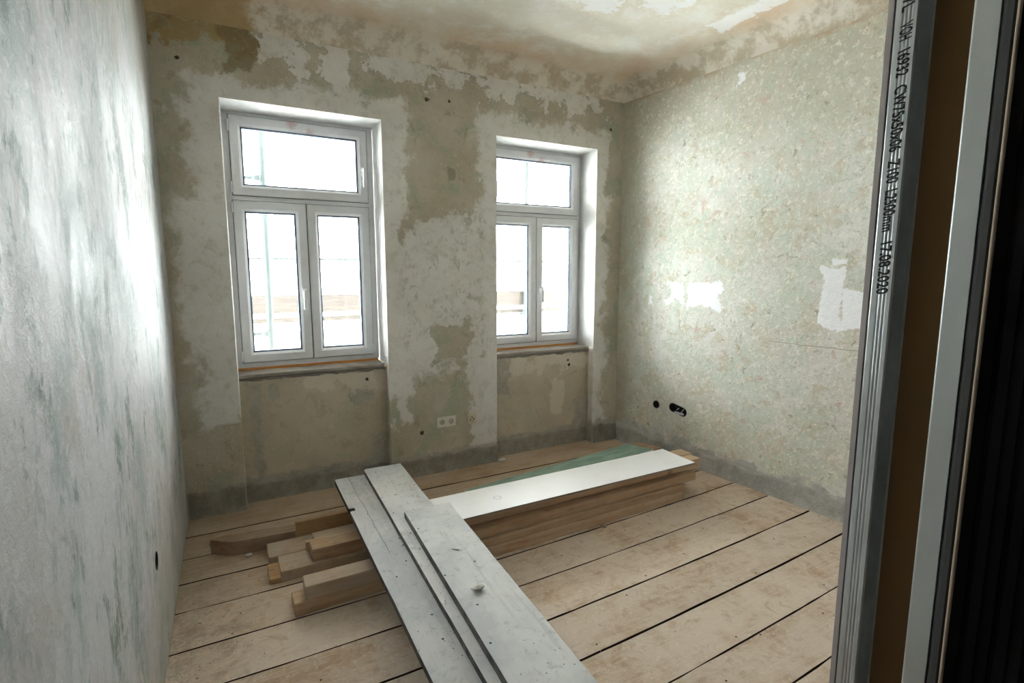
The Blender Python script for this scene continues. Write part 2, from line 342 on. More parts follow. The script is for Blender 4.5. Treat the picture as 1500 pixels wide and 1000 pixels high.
def mat_pvc():
    m = Mat('white_pvc', .35, .4); p = m.obj(); X, Y, Z = m.xyz(p); n = m.noise(p, 14, 6, .7, .5)
    c = m.mix(m.mapr(n, .4, .7), (.72, .73, .74), (.67, .68, .70))
    d = m.math('SQRT', m.math('ADD', m.math('POWER', m.math('SUBTRACT', X, .46), 2.), m.math('POWER', m.math('SUBTRACT', Z, 2.515), 2.)))
    d2 = m.math('SQRT', m.math('ADD', m.math('POWER', m.math('SUBTRACT', X, .58), 2.), m.math('POWER', m.math('SUBTRACT', Z, 2.475), 2.)))
    st = m.mapr(m.math('ADD', m.math('MINIMUM', d, d2), m.math('MULTIPLY', m.math('SUBTRACT', n, .5), .12)), .045, .005)
    c = m.mix(m.math('MULTIPLY', st, .6), c, (.52, .30, .31))
    m.color(c); return m.m

def mat_glass():
    m = Mat('window_glass'); t = m.t; t.nodes.remove(m.b)
    tr = m.n('ShaderNodeBsdfTransparent'); gl = m.n('ShaderNodeBsdfGlossy'); mx = m.n('ShaderNodeMixShader'); fr = m.n('ShaderNodeFresnel')
    tr.inputs[0].default_value = (.93, .97, .97, 1); gl.inputs['Roughness'].default_value = .02; fr.inputs[0].default_value = 1.25
    t.links.new(fr.outputs[0], mx.inputs[0]); t.links.new(tr.outputs[0], mx.inputs[1]); t.links.new(gl.outputs[0], mx.inputs[2]); t.links.new(mx.outputs[0], m.out.inputs[0])
    return m.m

def mat_zinc(name='galvanised_steel', c0=(.50, .53, .54), c1=(.62, .65, .66)):
    m = Mat(name, .42, .5); m.b.inputs['Metallic'].default_value = .45; p = m.geo()
    n = m.noise(m.vscale(p, (1, 1, .25)), 30, 6, .6); m.color(m.mix(m.mapr(n, .35, .65), c0, c1)); m.b.inputs['Roughness'].default_value = .34; return m.m

def mat_whiteboard():
    m = Mat('white_paint_coat', .45, .4); p = m.obj(); X, Y, Z = m.xyz(p); n = m.noise(p, 5, 7, .65, .5); f = m.noise(p, 40, 4, .7)
    c = m.mix(m.math('MULTIPLY', m.mapr(n, .5, .68), .35), (.80, .81, .83), (.68, .69, .70))
    d = m.math('SQRT', m.math('ADD', m.math('POWER', m.math('SUBTRACT', X, .37), 2.), m.math('POWER', m.math('SUBTRACT', Y, .15), 2.)))
    ring = m.mapr(m.math('ABSOLUTE', m.math('SUBTRACT', d, .021)), .010, .002)
    c = m.mix(m.math('MULTIPLY', ring, .55), c, (.50, .54, .60))
    c = m.mix(m.mapr(f, .70, .74), c, (.2, .18, .16))
    m.color(c); return m.m

M = dict(cement_shaded=mat_cement('shaded_cement', (.24, .22, .18), (.34, .315, .27), (.38, .355, .31)), back=mat_back(), right=mat_right(), left=mat_left(), ceil=mat_ceiling(), cement=mat_cement(), floor=mat_floor(), grey=mat_greyplank(), greycrack=mat_greyplank(True), pvc=mat_pvc(), glass=mat_glass(), zinc=mat_zinc(), white=mat_whiteboard())  # second cement is a darker copy with the window wall's shade in its colour
M['timber'] = mat_wood('sawn_timber', (.50, .34, .205), (.34, .21, .115), (.52, .43, .32), .45)
M['timber_grey'] = mat_wood('dusty_sawn_timber', (.44, .33, .22), (.31, .21, .13), (.48, .41, .33), .6)
M['timber_brown'] = mat_wood('dark_brown_timber', (.30, .19, .11), (.20, .12, .07), (.42, .36, .28), .45)
M['timber_orange'] = mat_wood('orange_timber', (.46, .28, .13), (.34, .19, .085), (.46, .36, .24), .3)
M['timber_warm'] = mat_wood('warm_sawn_timber', (.42, .28, .16), (.31, .195, .105), (.46, .38, .28), .4)
M['sillwood'] = mat_wood('old_sill_wood', (.27, .23, .19), (.14, .115, .095), (.36, .33, .30), .7)
M['gapdirt'] = plain('dirt_in_board_gaps', (.035, .02, .013), .95, 0., .05)
M['foam'] = plain('orange_foam', (.60, .27, .08), .9)
M['black'] = plain('black_rubber', (.02, .022, .025), .6)
M['gapshade'] = plain('dark_gap_shade', (.10, .10, .11), .7)
M['spacer'] = plain('dark_glazing_spacer', (.10, .14, .20), .35, .3)
M['dark'] = plain('black_plastic', (.012, .012, .014), .6)
M['white_plastic'] = plain('white_plastic', (.70, .67, .60), .4)
M['cream_plastic'] = plain('cream_plastic', (.55, .50, .36), .4)
M['metal'] = plain('bright_metal', (.75, .75, .76), .25, 1.)
M['handle'] = plain('white_handle_lacquer', (.82, .83, .84), .25)
M['ink'] = plain('black_print_ink', (.015, .015, .017), .8)
M['gypsum'] = plain('gypsum_core', (.40, .37, .36), .95)
M['kraft'] = plain('brown_board_paper', (.17, .098, .042), .95, 0., .1)
M['jamb'] = plain('dark_door_jamb_lacquer', (.006, .005, .005), .8, 0., .05)
M['zincdull'] = mat_zinc('dull_zinc', (.50, .53, .52), (.52, .55, .54))
M['paper'] = plain('pale_paper_edge', (.45, .36, .28), .9)
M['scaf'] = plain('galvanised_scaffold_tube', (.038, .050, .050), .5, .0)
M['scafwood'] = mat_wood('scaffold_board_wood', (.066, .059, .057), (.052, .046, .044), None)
M['blockerwood'] = mat_wood('pale_blocker_wood', (.42, .36, .30), (.33, .27, .22), None)
M['green'] = None

def mat_green():
    m = Mat('green_board_paper', .7, .3); p = m.obj(); n = m.noise(m.vscale(p, (1, 6, 6)), 5, 6, .6, .4)
    c = m.mix(m.mapr(n, .35, .65), (.17, .26, .21), (.25, .35, .29)); m.color(c); return m.m
M['green'] = mat_green()

# ================================================================== mesh helpers
def link(name, me, mat=None, parent=None):
    o = bpy.data.objects.new(name, me); COL.objects.link(o)
    if mat is not None:
        me.materials.clear()
        for q in (mat if isinstance(mat, (list, tuple)) else [mat]): me.materials.append(q)
    if parent is not None: o.parent = parent
    return o
def obj(name, bm, mat=None, parent=None, smooth=False):
    bmesh.ops.recalc_face_normals(bm, faces=bm.faces)
    me = bpy.data.meshes.new(name); bm.to_mesh(me); bm.free()
    if smooth: me.polygons.foreach_set('use_smooth', [True] * len(me.polygons))
    return link(name, me, mat, parent)
def tag(o, label=None, cat=None, group=None, kind=None):
    if label: o['label'] = label
    if cat: o['category'] = cat
    if group: o['group'] = group
    if kind: o['kind'] = kind
    return o
def empty(name, loc=(0, 0, 0), rz=0.):
    o = bpy.data.objects.new(name, None); COL.objects.link(o); o.location = loc; o.rotation_euler = (0, 0, rz); o.empty_display_size = .05
    return o
def quadmesh(name, quads, mat, parent=None):
    bm = bmesh.new()
    for q in quads: bm.faces.new([bm.verts.new(v) for v in q])
    bmesh.ops.remove_doubles(bm, verts=bm.verts, dist=1e-5)
    me = bpy.data.meshes.new(name); bm.to_mesh(me); bm.free()
    return link(name, me, mat, parent)
def addbox(bm, x0, x1, y0, y1, z0, z1, bev=0., seg=1):
    r = bmesh.ops.create_cube(bm, size=1.); vs_ = r['verts']
    for v in vs_: v.co = Vector(((x0 + x1) / 2 + v.co.x * (x1 - x0), (y0 + y1) / 2 + v.co.y * (y1 - y0), (z0 + z1) / 2 + v.co.z * (z1 - z0)))
    if bev > 0:
        es = list({e for v in vs_ for e in v.link_edges})
        bmesh.ops.bevel(bm, geom=es, offset=bev, segments=seg, affect='EDGES', profile=.6)
def addcyl(bm, a, b, r0, r1=None, n=16):
    a, b = Vector(a), Vector(b); d = b - a
    q = bmesh.ops.create_cone(bm, cap_ends=True, segments=n, radius1=r0, radius2=r0 if r1 is None else r1, depth=d.length)
    mt = Matrix.Translation((a + b) / 2) @ d.to_track_quat('Z', 'Y').to_matrix().to_4x4()
    bmesh.ops.transform(bm, matrix=mt, verts=q['verts'])
def prism(outline, z0, z1, bev=.003, cuts=None):
    bm = bmesh.new()
    lo = [bm.verts.new((x, y, z0)) for x, y in outline]; hi = [bm.verts.new((x, y, z1)) for x, y in outline]
    n = len(outline)
    bm.faces.new(hi); bm.faces.new(lo[::-1])
    for i in range(n): bm.faces.new((lo[i], lo[(i + 1) % n], hi[(i + 1) % n], hi[i]))
    bmesh.ops.recalc_face_normals(bm, faces=bm.faces)
    if bev: bmesh.ops.bevel(bm, geom=list(bm.edges), offset=bev, segments=2, affect='EDGES', profile=.6)
    return bm
def rough_outline(L, w, seed, amp=.003, n=14, endcut=0.):
    """outline of a sawn timber: wavering long edges, slightly skewed ends; local x 0..L, y 0..w"""
    rg = random.Random(seed); pts = []
    for i in range(n + 1):
        x = L * i / n; x += (endcut if i == n else 0) * 0
        pts.append((x, amp * (mnoise.noise(Vector((x * 2.1, seed * 3.7, 0))))))
    for i in range(n, -1, -1):
        x = L * i / n + rg.uniform(-.001, .001) + (endcut if i in (0, n) else 0)
        pts.append((x, w + amp * (mnoise.noise(Vector((x * 2.1, seed * 3.7 + 9, 0))))))
    return pts
def cutmesh(o, cutters):
    for c in cutters:
        md = o.modifiers.new('cut', 'BOOLEAN'); md.operation = 'DIFFERENCE'; md.solver = 'EXACT'; md.object = c
    dg = bpy.context.evaluated_depsgraph_get(); dg.update()
    me = bpy.data.meshes.new_from_object(o.evaluated_get(dg)); o.modifiers.clear(); o.data = me
    for c in cutters: bpy.data.objects.remove(c)

# ================================================================== room shell
# window wall: one skin with two niches, window openings and chamfered plaster corners
def build_back():
    q = []
    top = HC + .25; xa, xb = XL - .3, XR + .3
    def V(x, y, z): return (x, y, z)
    ch = .011
    cols = [(xa, X1), (X2, X3), (X4, xb)]
    for a, b in cols: q.append([V(a, D, -.05), V(b, D, -.05), V(b, D, ZT), V(a, D, ZT)])
    xs = [xa, X1, X2, X3, X4, xb]
    for a, b in zip(xs[:-1], xs[1:]): q.append([V(a, D, ZT), V(b, D, ZT), V(b, D, top), V(a, D, top)])
    YE = YF + .16
    for (a, b) in ((X1, X2), (X3, X4)):
        ia, ib = a + ch, b                      # left corner carries a rounded plaster bead
        bx = b + .012                           # right reveal splays a little
        # left: bead then reveal (upper) / niche cheek (lower)
        for z0, z1, yb in ((-.05, ZS, YP), (ZS, ZT, YE)):
            q.append([V(a, D, z0), V(a + .004, D + .003, z0), V(a + .004, D + .003, z1), V(a, D, z1)])
            q.append([V(a + .004, D + .003, z0), V(ia - .004, D + .015, z0), V(ia - .004, D + .015, z1), V(a + .004, D + .003, z1)])
            q.append([V(ia - .004, D + .015, z0), V(ia - .012, yb, z0), V(ia - .012, yb, z1), V(ia - .004, D + .015, z1)])
            q.append([V(b, D, z0), V(b, D, z1), V(bx + .0, yb, z1), V(bx + .0, yb, z0)])
        q.append([V(a, D, ZT), V(b, D, ZT), V(bx, YE, ZT - .005), V(a - .002, YE, ZT - .005)])
        q.append([V(a - .01, YP, -.05), V(bx, YP, -.05), V(bx, YP, ZS - .03), V(a - .01, YP, ZS - .03)])
        q.append([V(a - .01, YP, ZS - .03), V(bx, YP, ZS - .03), V(bx, YE, ZS - .03), V(a - .01, YE, ZS - .03)])
    # outer skin of the facade so that the masonry is solid
    yo = YE
    for a, b in ((xa - 3, X1 - .002), (X2 + .012, X3 - .002), (X4 + .012, xb + 3)): q.append([V(a, yo, -4), V(a, yo, 6), V(b, yo, 6), V(b, yo, -4)])
    for a, b in ((X1 - .002, X2 + .012), (X3 - .002, X4 + .012)):
        q.append([V(a, yo, -4), V(a, yo, ZS - .03), V(b, yo, ZS - .03), V(b, yo, -4)]); q.append([V(a, yo, ZT - .005), V(a, yo, 6), V(b, yo, 6), V(b, yo, ZT - .005)])
    return quadmesh('wall_back', q, M['back'])
tag(build_back(), 'window wall of scraped ochre plaster with pale filler round two niches', 'wall', kind='structure')

def wall_box(name, mat, pts, z0, z1):
    bm = prism(pts, z0, z1, 0)
    return obj(name, bm, mat)
wl = wall_box('wall_left', M['left'], [(XL - .3, YB - .3), (XL, YB - .3), (XL, D + .02), (XL - .3, D + .02)], -.05, HC + .2)
tag(wl, 'pale distempered left wall with grey green streaks', 'wall', kind='structure')
bm = bmesh.new(); addcyl(bm, (XL - .06, 2.285, .452), (XL + .05, 2.285, .452), .036, n=24)
c1 = obj('cutter', bm); cutmesh(wl, [c1])
yr0 = YB - .3
wr = wall_box('wall_right', M['right'], [(xright(D + .02), D + .02), (xright(yr0), yr0), (xright(yr0) + .3, yr0), (xright(D + .02) + .3, D + .02)], -.05, HC + .2)
tag(wr, 'stripped right wall, mottled green and ochre with white filler spots', 'wall', kind='structure')
tdir = Vector((math.sin(TH), -math.cos(TH), 0)); ndir = Vector((-math.cos(TH), -math.sin(TH), 0))   # along the wall, into the room
def rw(s, z, off=0.): return Vector((XR, D, z)) + tdir * s + ndir * off + Vector((0, 0, z - z))
def rwp(s, z, off=0.):
    v = Vector((XR, D, 0)) + tdir * s + ndir * off; v.z = z; return v
holes = [(.472, .425, .034)]
CAP = ((.645, .437), (.745, .419), .037)
def capsule(r, n=12):
    (s0, z0), (s1, z1), _ = CAP; a0 = math.atan2(z1 - z0, s1 - s0); out = []
    for k in range(n + 1): a = a0 - math.pi / 2 + math.pi * k / n; out.append((s1 + r * math.cos(a), z1 + r * math.sin(a)))
    for k in range(n + 1): a = a0 + math.pi / 2 + math.pi * k / n; out.append((s0 + r * math.cos(a), z0 + r * math.sin(a)))
    return out
cut = []
for s_, z_, r_ in holes:
    bm = bmesh.new(); addcyl(bm, rwp(s_, z_, -.062), rwp(s_, z_, .05), r_, n=28); cut.append(obj('cutter', bm))
bm = bmesh.new(); cp = capsule(CAP[2]); n = len(cp)
lo = [bm.verts.new(rwp(a, b, -.066)) for a, b in cp]; hi = [bm.verts.new(rwp(a, b, .05)) for a, b in cp]
bm.faces.new(hi); bm.faces.new(lo[::-1])
for k in range(n): bm.faces.new((lo[k], lo[(k + 1) % n], hi[(k + 1) % n], hi[k]))
cut.append(obj('cutter', bm)); cutmesh(wr, cut)
tag(wall_box('wall_front', plain('dark_hall_brick', (.14, .12, .11), .9), [(XL - .3, YB - .3), (xright(YB) + .3, YB - .3), (xright(YB) + .3, YB), (XL - .3, YB)], -.05, HC + .2), 'plain plaster wall closing the hall behind the viewer', 'wall', kind='structure')

# ceiling with a coved edge
def inset_poly(d):
    A = XL + d; B = D - d; Cc = YB + d
    c, s = math.cos(TH), math.sin(TH)
    def xr_(y): return XR + (D - y) * math.tan(TH) - d / c
    return [(A, B), (xr_(B), B), (xr_(Cc), Cc), (A, Cc)]
bm = bmesh.new(); loops = []
NA = 10
for i in range(NA + 1):
    a = math.pi / 2 * i / NA
    d = COVE * (1 - math.cos(a)); z = HC - COVE + COVE * math.sin(a)
    pl = inset_poly(d); lp = []
    for k in range(4):
        p0, p1 = Vector(pl[k]), Vector(pl[(k + 1) % 4])
        for j in range(24):
            p = p0.lerp(p1, j / 24)
            w = .010 * mnoise.noise(Vector((p.x * 2.5, p.y * 2.5, i * .4))) * (1 if 0 < i else 0)
            lp.append(bm.verts.new((p.x, p.y, z + w)))
    loops.append(lp)
for i in range(NA):
    n = len(loops[0])
    for j in range(n): bm.faces.new((loops[i][j], loops[i][(j + 1) % n], loops[i + 1][(j + 1) % n], loops[i + 1][j]))
bm.faces.new(loops[-1])
bmesh.ops.triangulate(bm, faces=[f for f in bm.faces if len(f.verts) > 4])
for f in bm.faces: f.smooth = True
# thickness above so that no light leaks in
pl = inset_poly(-.3)
bm.faces.new([bm.verts.new((x, y, HC + .2)) for x, y in pl])
me = bpy.data.meshes.new('ceiling'); bm.to_mesh(me); bm.free()
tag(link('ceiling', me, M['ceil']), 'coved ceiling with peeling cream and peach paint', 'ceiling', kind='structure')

# floor: dark filling below, every board a mesh of its own
bm = bmesh.new(); addbox(bm, XL - .3, xright(YB) + .3, YB - .3, D + .4, -.12, -.028)
fl = obj('floor', bm, plain('dark_floor_filling', (.012, .007, .005), .95)); tag(fl, 'wide dusty floor boards running parallel to the window wall', 'floor', kind='structure')
edges = [-1.2, -.93, -.66, -.40, -.13, .14, .41, .68, .80, 1.045, 1.285, 1.545, 1.815, 2.095, 2.362, 2.655, 2.91, 3.17, 3.437, 3.83]
def yline(y0, x): return y0 + (.030 * max(0., x - .9) ** 1.5 if y0 < 3.3 else .0)
for i, (a, b) in enumerate(zip(edges[:-1], edges[1:])):
    g0 = .0025 if i else 0; g1 = .0025 if b < 3.8 else 0
    if b in (1.545, 1.815): g1 = .0045
    if a in (1.545,): g0 = .004
    NX = 44; lo, hi = [], []
    xe0 = xright(a) if a > .74 else 1.42 + 2; xe0 = xright((a + b) / 2)
    for k in range(NX + 1):
        t = k / NX; x = XL + (xe0 - XL) * t
        lo.append((x, yline(a, x) + g0 + .0035 * mnoise.noise(Vector((x * 3, i * 7.1, 1))) + .0025 * mnoise.noise(Vector((x * 14, i * 7.1, 5)))))
        hi.append((x, yline(b, x) - g1 + .0035 * mnoise.noise(Vector((x * 3, i * 7.1, 4))) + .0025 * mnoise.noise(Vector((x * 14, i * 7.1, 8)))))
    bm = bmesh.new()
    dz = .0025 * mnoise.noise(Vector((i * 3.3, 2, 2)))
    for k in range(NX):
        xa0 = lo[k]; xa1 = lo[k + 1]; xb0 = hi[k]; xb1 = hi[k + 1]
        def v(p, z): return bm.verts.new((p[0], p[1], z))
        ch = .0018
        top = [v((xa0[0], xa0[1] + ch), dz), v((xa1[0], xa1[1] + ch), dz), v((xb1[0], xb1[1] - ch), dz), v((xb0[0], xb0[1] - ch), dz)]
        bm.faces.new(top)
        for p, q_, s in ((xa0, xa1, 1), (xb0, xb1, -1)):
            bm.faces.new([v((p[0], p[1] + ch * s), dz), v((q_[0], q_[1] + ch * s), dz), v(q_, dz - .004), v(p, dz - .004)])
            bm.faces.new([v(p, dz - .004), v(q_, dz - .004), v(q_, -.03), v(p, -.03)])
    bmesh.ops.remove_doubles(bm, verts=bm.verts, dist=1e-5)
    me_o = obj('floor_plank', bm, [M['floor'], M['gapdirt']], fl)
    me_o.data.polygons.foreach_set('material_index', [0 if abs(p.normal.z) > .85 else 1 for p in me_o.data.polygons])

# torn-off skirting: rough cement bands, proud of the plaster, with a ragged top
def ragged_band(name, p0, p1, nrm, h, th, seed, label, n=70):
    p0, p1, nrm = Vector(p0), Vector(p1), Vector(nrm); bm = bmesh.new(); rows = []
    for k in range(n + 1):
        t = k / n; p = p0.lerp(p1, t); x = (p - p0).length
        hh = h + .028 * mnoise.noise(Vector((x * 4, seed, 0))) + .018 * mnoise.noise(Vector((x * 15, seed, 3)))
        t2 = th + .35 * th * mnoise.noise(Vector((x * 9, seed, 6)))
        foot = 1.6 + .9 * mnoise.noise(Vector((x * 12, seed, 11)))
        rows.append([bm.verts.new(p + nrm * o_ + Vector((0, 0, z_))) for o_, z_ in ((-.01, hh + .004), (t2 * .35, hh - .002), (t2, hh * .82), (t2 * 1.1, hh * .3), (t2 * (1 + foot * .6), .006), (t2 * (1.2 + foot), -.004))])
    for k in range(n):
        for j in range(5): bm.faces.new((rows[k][j], rows[k + 1][j], rows[k + 1][j + 1], rows[k][j + 1]))
    o = obj(name, bm, M['cement' if name == 'baseboard_right' else 'cement_shaded'], None, True); tag(o, label, 'baseboard', kind='structure'); return o
ragged_band('baseboard_right', rwp(0.02, 0), rwp(2.98, 0), ndir, .135, .009, 3.3, 'rough grey cement band along the foot of the right wall')
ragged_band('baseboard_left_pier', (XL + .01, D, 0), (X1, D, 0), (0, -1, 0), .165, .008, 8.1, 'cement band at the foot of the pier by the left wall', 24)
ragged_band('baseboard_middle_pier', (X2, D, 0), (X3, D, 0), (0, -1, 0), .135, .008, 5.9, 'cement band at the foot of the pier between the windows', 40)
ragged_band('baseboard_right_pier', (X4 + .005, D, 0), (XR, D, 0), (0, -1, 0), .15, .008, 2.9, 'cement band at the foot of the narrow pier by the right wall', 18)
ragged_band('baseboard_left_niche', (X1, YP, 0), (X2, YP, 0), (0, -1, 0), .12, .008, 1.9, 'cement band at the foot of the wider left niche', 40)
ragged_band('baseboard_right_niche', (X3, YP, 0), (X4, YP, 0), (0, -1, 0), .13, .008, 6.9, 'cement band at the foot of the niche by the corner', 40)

# ================================================================== windows
def ring(bm, x0, x1, z0, z1, prof):
    """sweep a closed profile of (inset, y) round a rectangle"""
    loops = []
    for ins, y in prof:
        loops.append([bm.verts.new(c) for c in ((x0 + ins, y, z0 + ins), (x1 - ins, y, z0 + ins), (x1 - ins, y, z1 - ins), (x0 + ins, y, z1 - ins))])
    n = len(prof)
    for i in range(n):
        a, b = loops[i], loops[(i + 1) % n]
        for j in range(4): bm.faces.new((a[j], a[(j + 1) % 4], b[(j + 1) % 4], b[j]))
def handle(parent, x, z, y, name='handle'):
    bm = bmesh.new()
    addbox(bm, x - .014, x + .014, y - .010, y, z - .033, z + .033, .004, 2)
    addcyl(bm, (x, y - .008, z + .008), (x, y - .040, z + .008), .009)
    addbox(bm, x - .010, x + .010, y - .052, y - .034, z - .112, z + .022, .006, 3)
    return obj(name, bm, M['handle'], parent)
def hinge(parent, x, z0, z1, y):
    bm = bmesh.new(); addcyl(bm, (x, y - .006, z0), (x, y - .006, z1), .0075, n=12); addcyl(bm, (x, y - .006, z0 - .006), (x, y - .006, z0), .006, n=12)
    return obj('hinge', bm, M['handle'], parent)
def sash(win, x0, x1, z0, z1, wid):
    f = YF - .016; b = YF + .050; bm = bmesh.new()
    ring(bm, x0, x1, z0, z1, [(0, b), (0, f + .004), (.003, f + .001), (.006, f), (wid - .016, f), (wid - .014, f + .002), (wid, f + .017), (wid, f + .03), (wid - .004, f + .03), (wid - .004, b)])
    s = obj('sash', bm, M['pvc'], win)
    bm = bmesh.new(); ring(bm, x0, x1, z0, z1, [(-.0035, f + .0125), (.0, f + .0125), (.0, f + .0150), (-.0035, f + .0150)]); obj('gap_shade_ring', bm, M['gapshade'], s)  # dark ring round each sash, set in for the shadow gap to the frame
    bm = bmesh.new(); ring(bm, x0, x1, z0, z1, [(wid - .003, f + .0185), (wid + .003, f + .0185), (wid + .003, f + .0225), (wid - .003, f + .0225)]); obj('gasket', bm, M['black'], s)
    bm = bmesh.new(); ring(bm, x0, x1, z0, z1, [(wid - .002, f + .030), (wid + .011, f + .030), (wid + .011, f + .044), (wid - .002, f + .044)]); obj('glazing_spacer', bm, M['spacer'], s)
    bm = bmesh.new(); addbox(bm, x0 + wid - .003, x1 - wid + .003, f + .0235, f + .0275, z0 + wid - .003, z1 - wid + .003); obj('pane', bm, M['glass'], s)
    return s
def window(name, ox, label, mirror):
    w = empty(name, (ox, 0, 0)); tag(w, label, 'window', kind='structure')
    bm = bmesh.new(); fx0, fx1, fz0, fz1 = .028, .998, .888, 2.578
    ring(bm, fx0, fx1, fz0, fz1, [(0, YF + .075), (0, YF + .003), (.003, YF), (.052, YF), (.052, YF + .012), (.075, YF + .012), (.075, YF + .075)])
    obj('frame', bm, M['pvc'], w)
    bm = bmesh.new(); addbox(bm, fx0 + .04, fx1 - .04, YF + .0005, YF + .07, 1.985, 2.05, .003); obj('transom', bm, M['pvc'], w)
    a = sash(w, .082, .955, 2.036, 2.536, .066); l = sash(w, .077, .5235, .926, 2.001, .067); r = sash(w, .5305, .955, .926, 2.001, .067)
    y = YF - .016
    if not mirror:
        handle(l, .487, 1.39, y); handle(a, .922, 2.25, y)
    else:
        handle(r, .562, 1.39, y); handle(a, .118, 2.25, y)
    for z0 in (.945, 1.93): hinge(l, .072, z0, z0 + .06, YF - .004); hinge(r, .961, z0, z0 + .06, YF - .004)
    hx = .076 if not mirror else .961
    for z0 in (2.055, 2.44): hinge(a, hx, z0, z0 + .065, YF - .004)
    # old timber sill stump and foam line under the frame
    bm = bmesh.new(); NXs = 26; rows = []
    for k in range(NXs + 1):
        x = .028 + .965 * k / NXs; wv = .007 * mnoise.noise(Vector((x * 9 + ox, 2, 1)))
        rows.append([bm.verts.new((x, yy, zz)) for yy, zz in ((YF + .05, ZS), (YP - .006 + wv, ZS + .002), (YP - .014 + wv, ZS - .004), (YP - .016 + wv * .6, ZS - .022), (YP - .004 + wv, ZS - .030), (YF + .05, ZS - .030))])
    for k in range(NXs):
        for j in range(6): bm.faces.new((rows[k][j], rows[k + 1][j], rows[k + 1][(j + 1) % 6], rows[k][(j + 1) % 6]))
    bm.faces.new(rows[0]); bm.faces.new(rows[-1][::-1])
    obj('window_sill', bm, M['sillwood'], w)
    bm = bmesh.new()
    for k in range(16):
        x = .03 + .96 * k / 16; h = .004 * mnoise.noise(Vector((x * 12 + ox, 5, 5)))
        addbox(bm, x, x + .0602, YF - .004 + h, YF + .05, ZS - .001, .889)
    obj('foam_seal', bm, M['foam'], w)
    bm = bmesh.new(); rows = []
    for k in range(41):                                   # mortar crumbs under the sill
        x = .026 + .97 * k / 40; hh = .018 + .014 * mnoise.noise(Vector((x * 11 + ox, 1, 7))) + .008 * mnoise.noise(Vector((x * 33 + ox, 1, 7)))
        rows.append([bm.verts.new((x, yy, zz)) for yy, zz in ((YP + .01, ZS - .028), (YP - .010, ZS - .029), (YP - .007, ZS - .030 - hh * .7), (YP + .004, ZS - .030 - hh))])
    for k in range(40):
        for j in range(3): bm.faces.new((rows[k][j], rows[k + 1][j], rows[k + 1][j + 1], rows[k][j + 1]))
    obj('mortar_bed', bm, M['cement_shaded'], w)
    return w
window('window_1', 0, 'white plastic window with tall side handle, standing by the left wall', False)
window('window_2', 1.858, 'white plastic window near the right wall corner, handle on right casement', True)

# ================================================================== wall outlets and boxes
def add_disc_ring(bm, cx, cz, r0, r1, y0, y1, n=28):
    """cup: outer wall, rim, inner cone, floor; opens towards -y"""
    prof = [(r1, y0), (r1, y1), (r1 - .002, y1 - .0005), (r0, y1 + .001), (r0 - .001, y0 - .001)]
    rings = [[bm.verts.new((cx + r * math.cos(2 * math.pi * k / n), y, cz + r * math.sin(2 * math.pi * k / n))) for k in range(n)] for r, y in prof]
    for i in range(len(prof) - 1):
        for k in range(n): bm.faces.new((rings[i][k], rings[i][(k + 1) % n], rings[i + 1][(k + 1) % n], rings[i + 1][k]))
    bm.faces.new(rings[-1])
sx, sz = 1.434, .395
so = empty('double_socket', (sx, D, sz)); tag(so, 'off white double power socket on the pier between the windows', 'socket')
def plate(hole_list, x0, x1, z0, z1, rad, y):
    """cover plate with round openings (boolean)"""
    bm = bmesh.new(); addbox(bm, x0, x1, y - .010, y + .002, z0, z1, .003, 2)
    o = obj('cover_frame', bm, M['white_plastic']); cs = []
    for hx, hz in hole_list:
        bm = bmesh.new(); addcyl(bm, (hx, y - .03, hz), (hx, y + .03, hz), rad, n=32); cs.append(obj('cutter', bm))
    cutmesh(o, cs); return o
pf = plate([(-.0365, 0), (.0365, 0)], -.0755, .0755, -.0405, .0405, .0205, 0); pf.parent = so
pf.data.materials.clear(); pf.data.materials.append(M['white_plastic'])
for hx in (-.0365, .0365):
    bm = bmesh.new(); n = 28
    prof = [(.0208, -.0098), (.0195, -.0098), (.019, .022), (0.0001, .022)]
    rings = [[bm.verts.new((hx + r * math.cos(2 * math.pi * k / n), y, r * math.sin(2 * math.pi * k / n))) for k in range(n)] for r, y in prof]
    for i in range(3):
        for k in range(n): bm.faces.new((rings[i][k], rings[i][(k + 1) % n], rings[i + 1][(k + 1) % n], rings[i + 1][k]))
    cup = obj('socket_cup', bm, plain('grey_socket_inside', (.30, .28, .24), .5), so)
    for d in (-.0095, .0095):
        bm = bmesh.new(); addcyl(bm, (hx + d, .0205, 0), (hx + d, .0225, 0), .0035, n=12); obj('contact_hole', bm, M['dark'], cup)
    for d in (-1, 1):
        bm = bmesh.new(); addbox(bm, hx - .003, hx + .003, .006, .021, d * .0165 - .002, d * .0165 + .002)
        obj('earth_clip', bm, M['metal'], cup)
ax_, az_ = 1.643, .388
ao = empty('surface_outlet', (ax_, D, az_)); tag(ao, 'cream round-faced outlet with three dark holes, right of the double socket', 'outlet')
bm = bmesh.new(); addbox(bm, -.036, .036, -.018, .002, -.037, .037, .006, 2); obj('housing', bm, M['cream_plastic'], ao)
bm = bmesh.new(); addcyl(bm, (0, -.0175, 0), (0, -.022, 0), .030, .027, n=32); fc = obj('face_disc', bm, M['cream_plastic'], ao)
for hx, hz in ((-.0145, -.001), (.0145, -.001), (0, .015)):
    bm = bmesh.new(); addcyl(bm, (hx, -.0222, hz), (hx, -.0215, hz), .0058, n=14); obj('pin_hole', bm, M['dark'], fc)
bm = bmesh.new(); addbox(bm, -.010, .010, -.0226, -.0215, -.019, -.015, .0005); obj('label_slot', bm, M['dark'], fc)

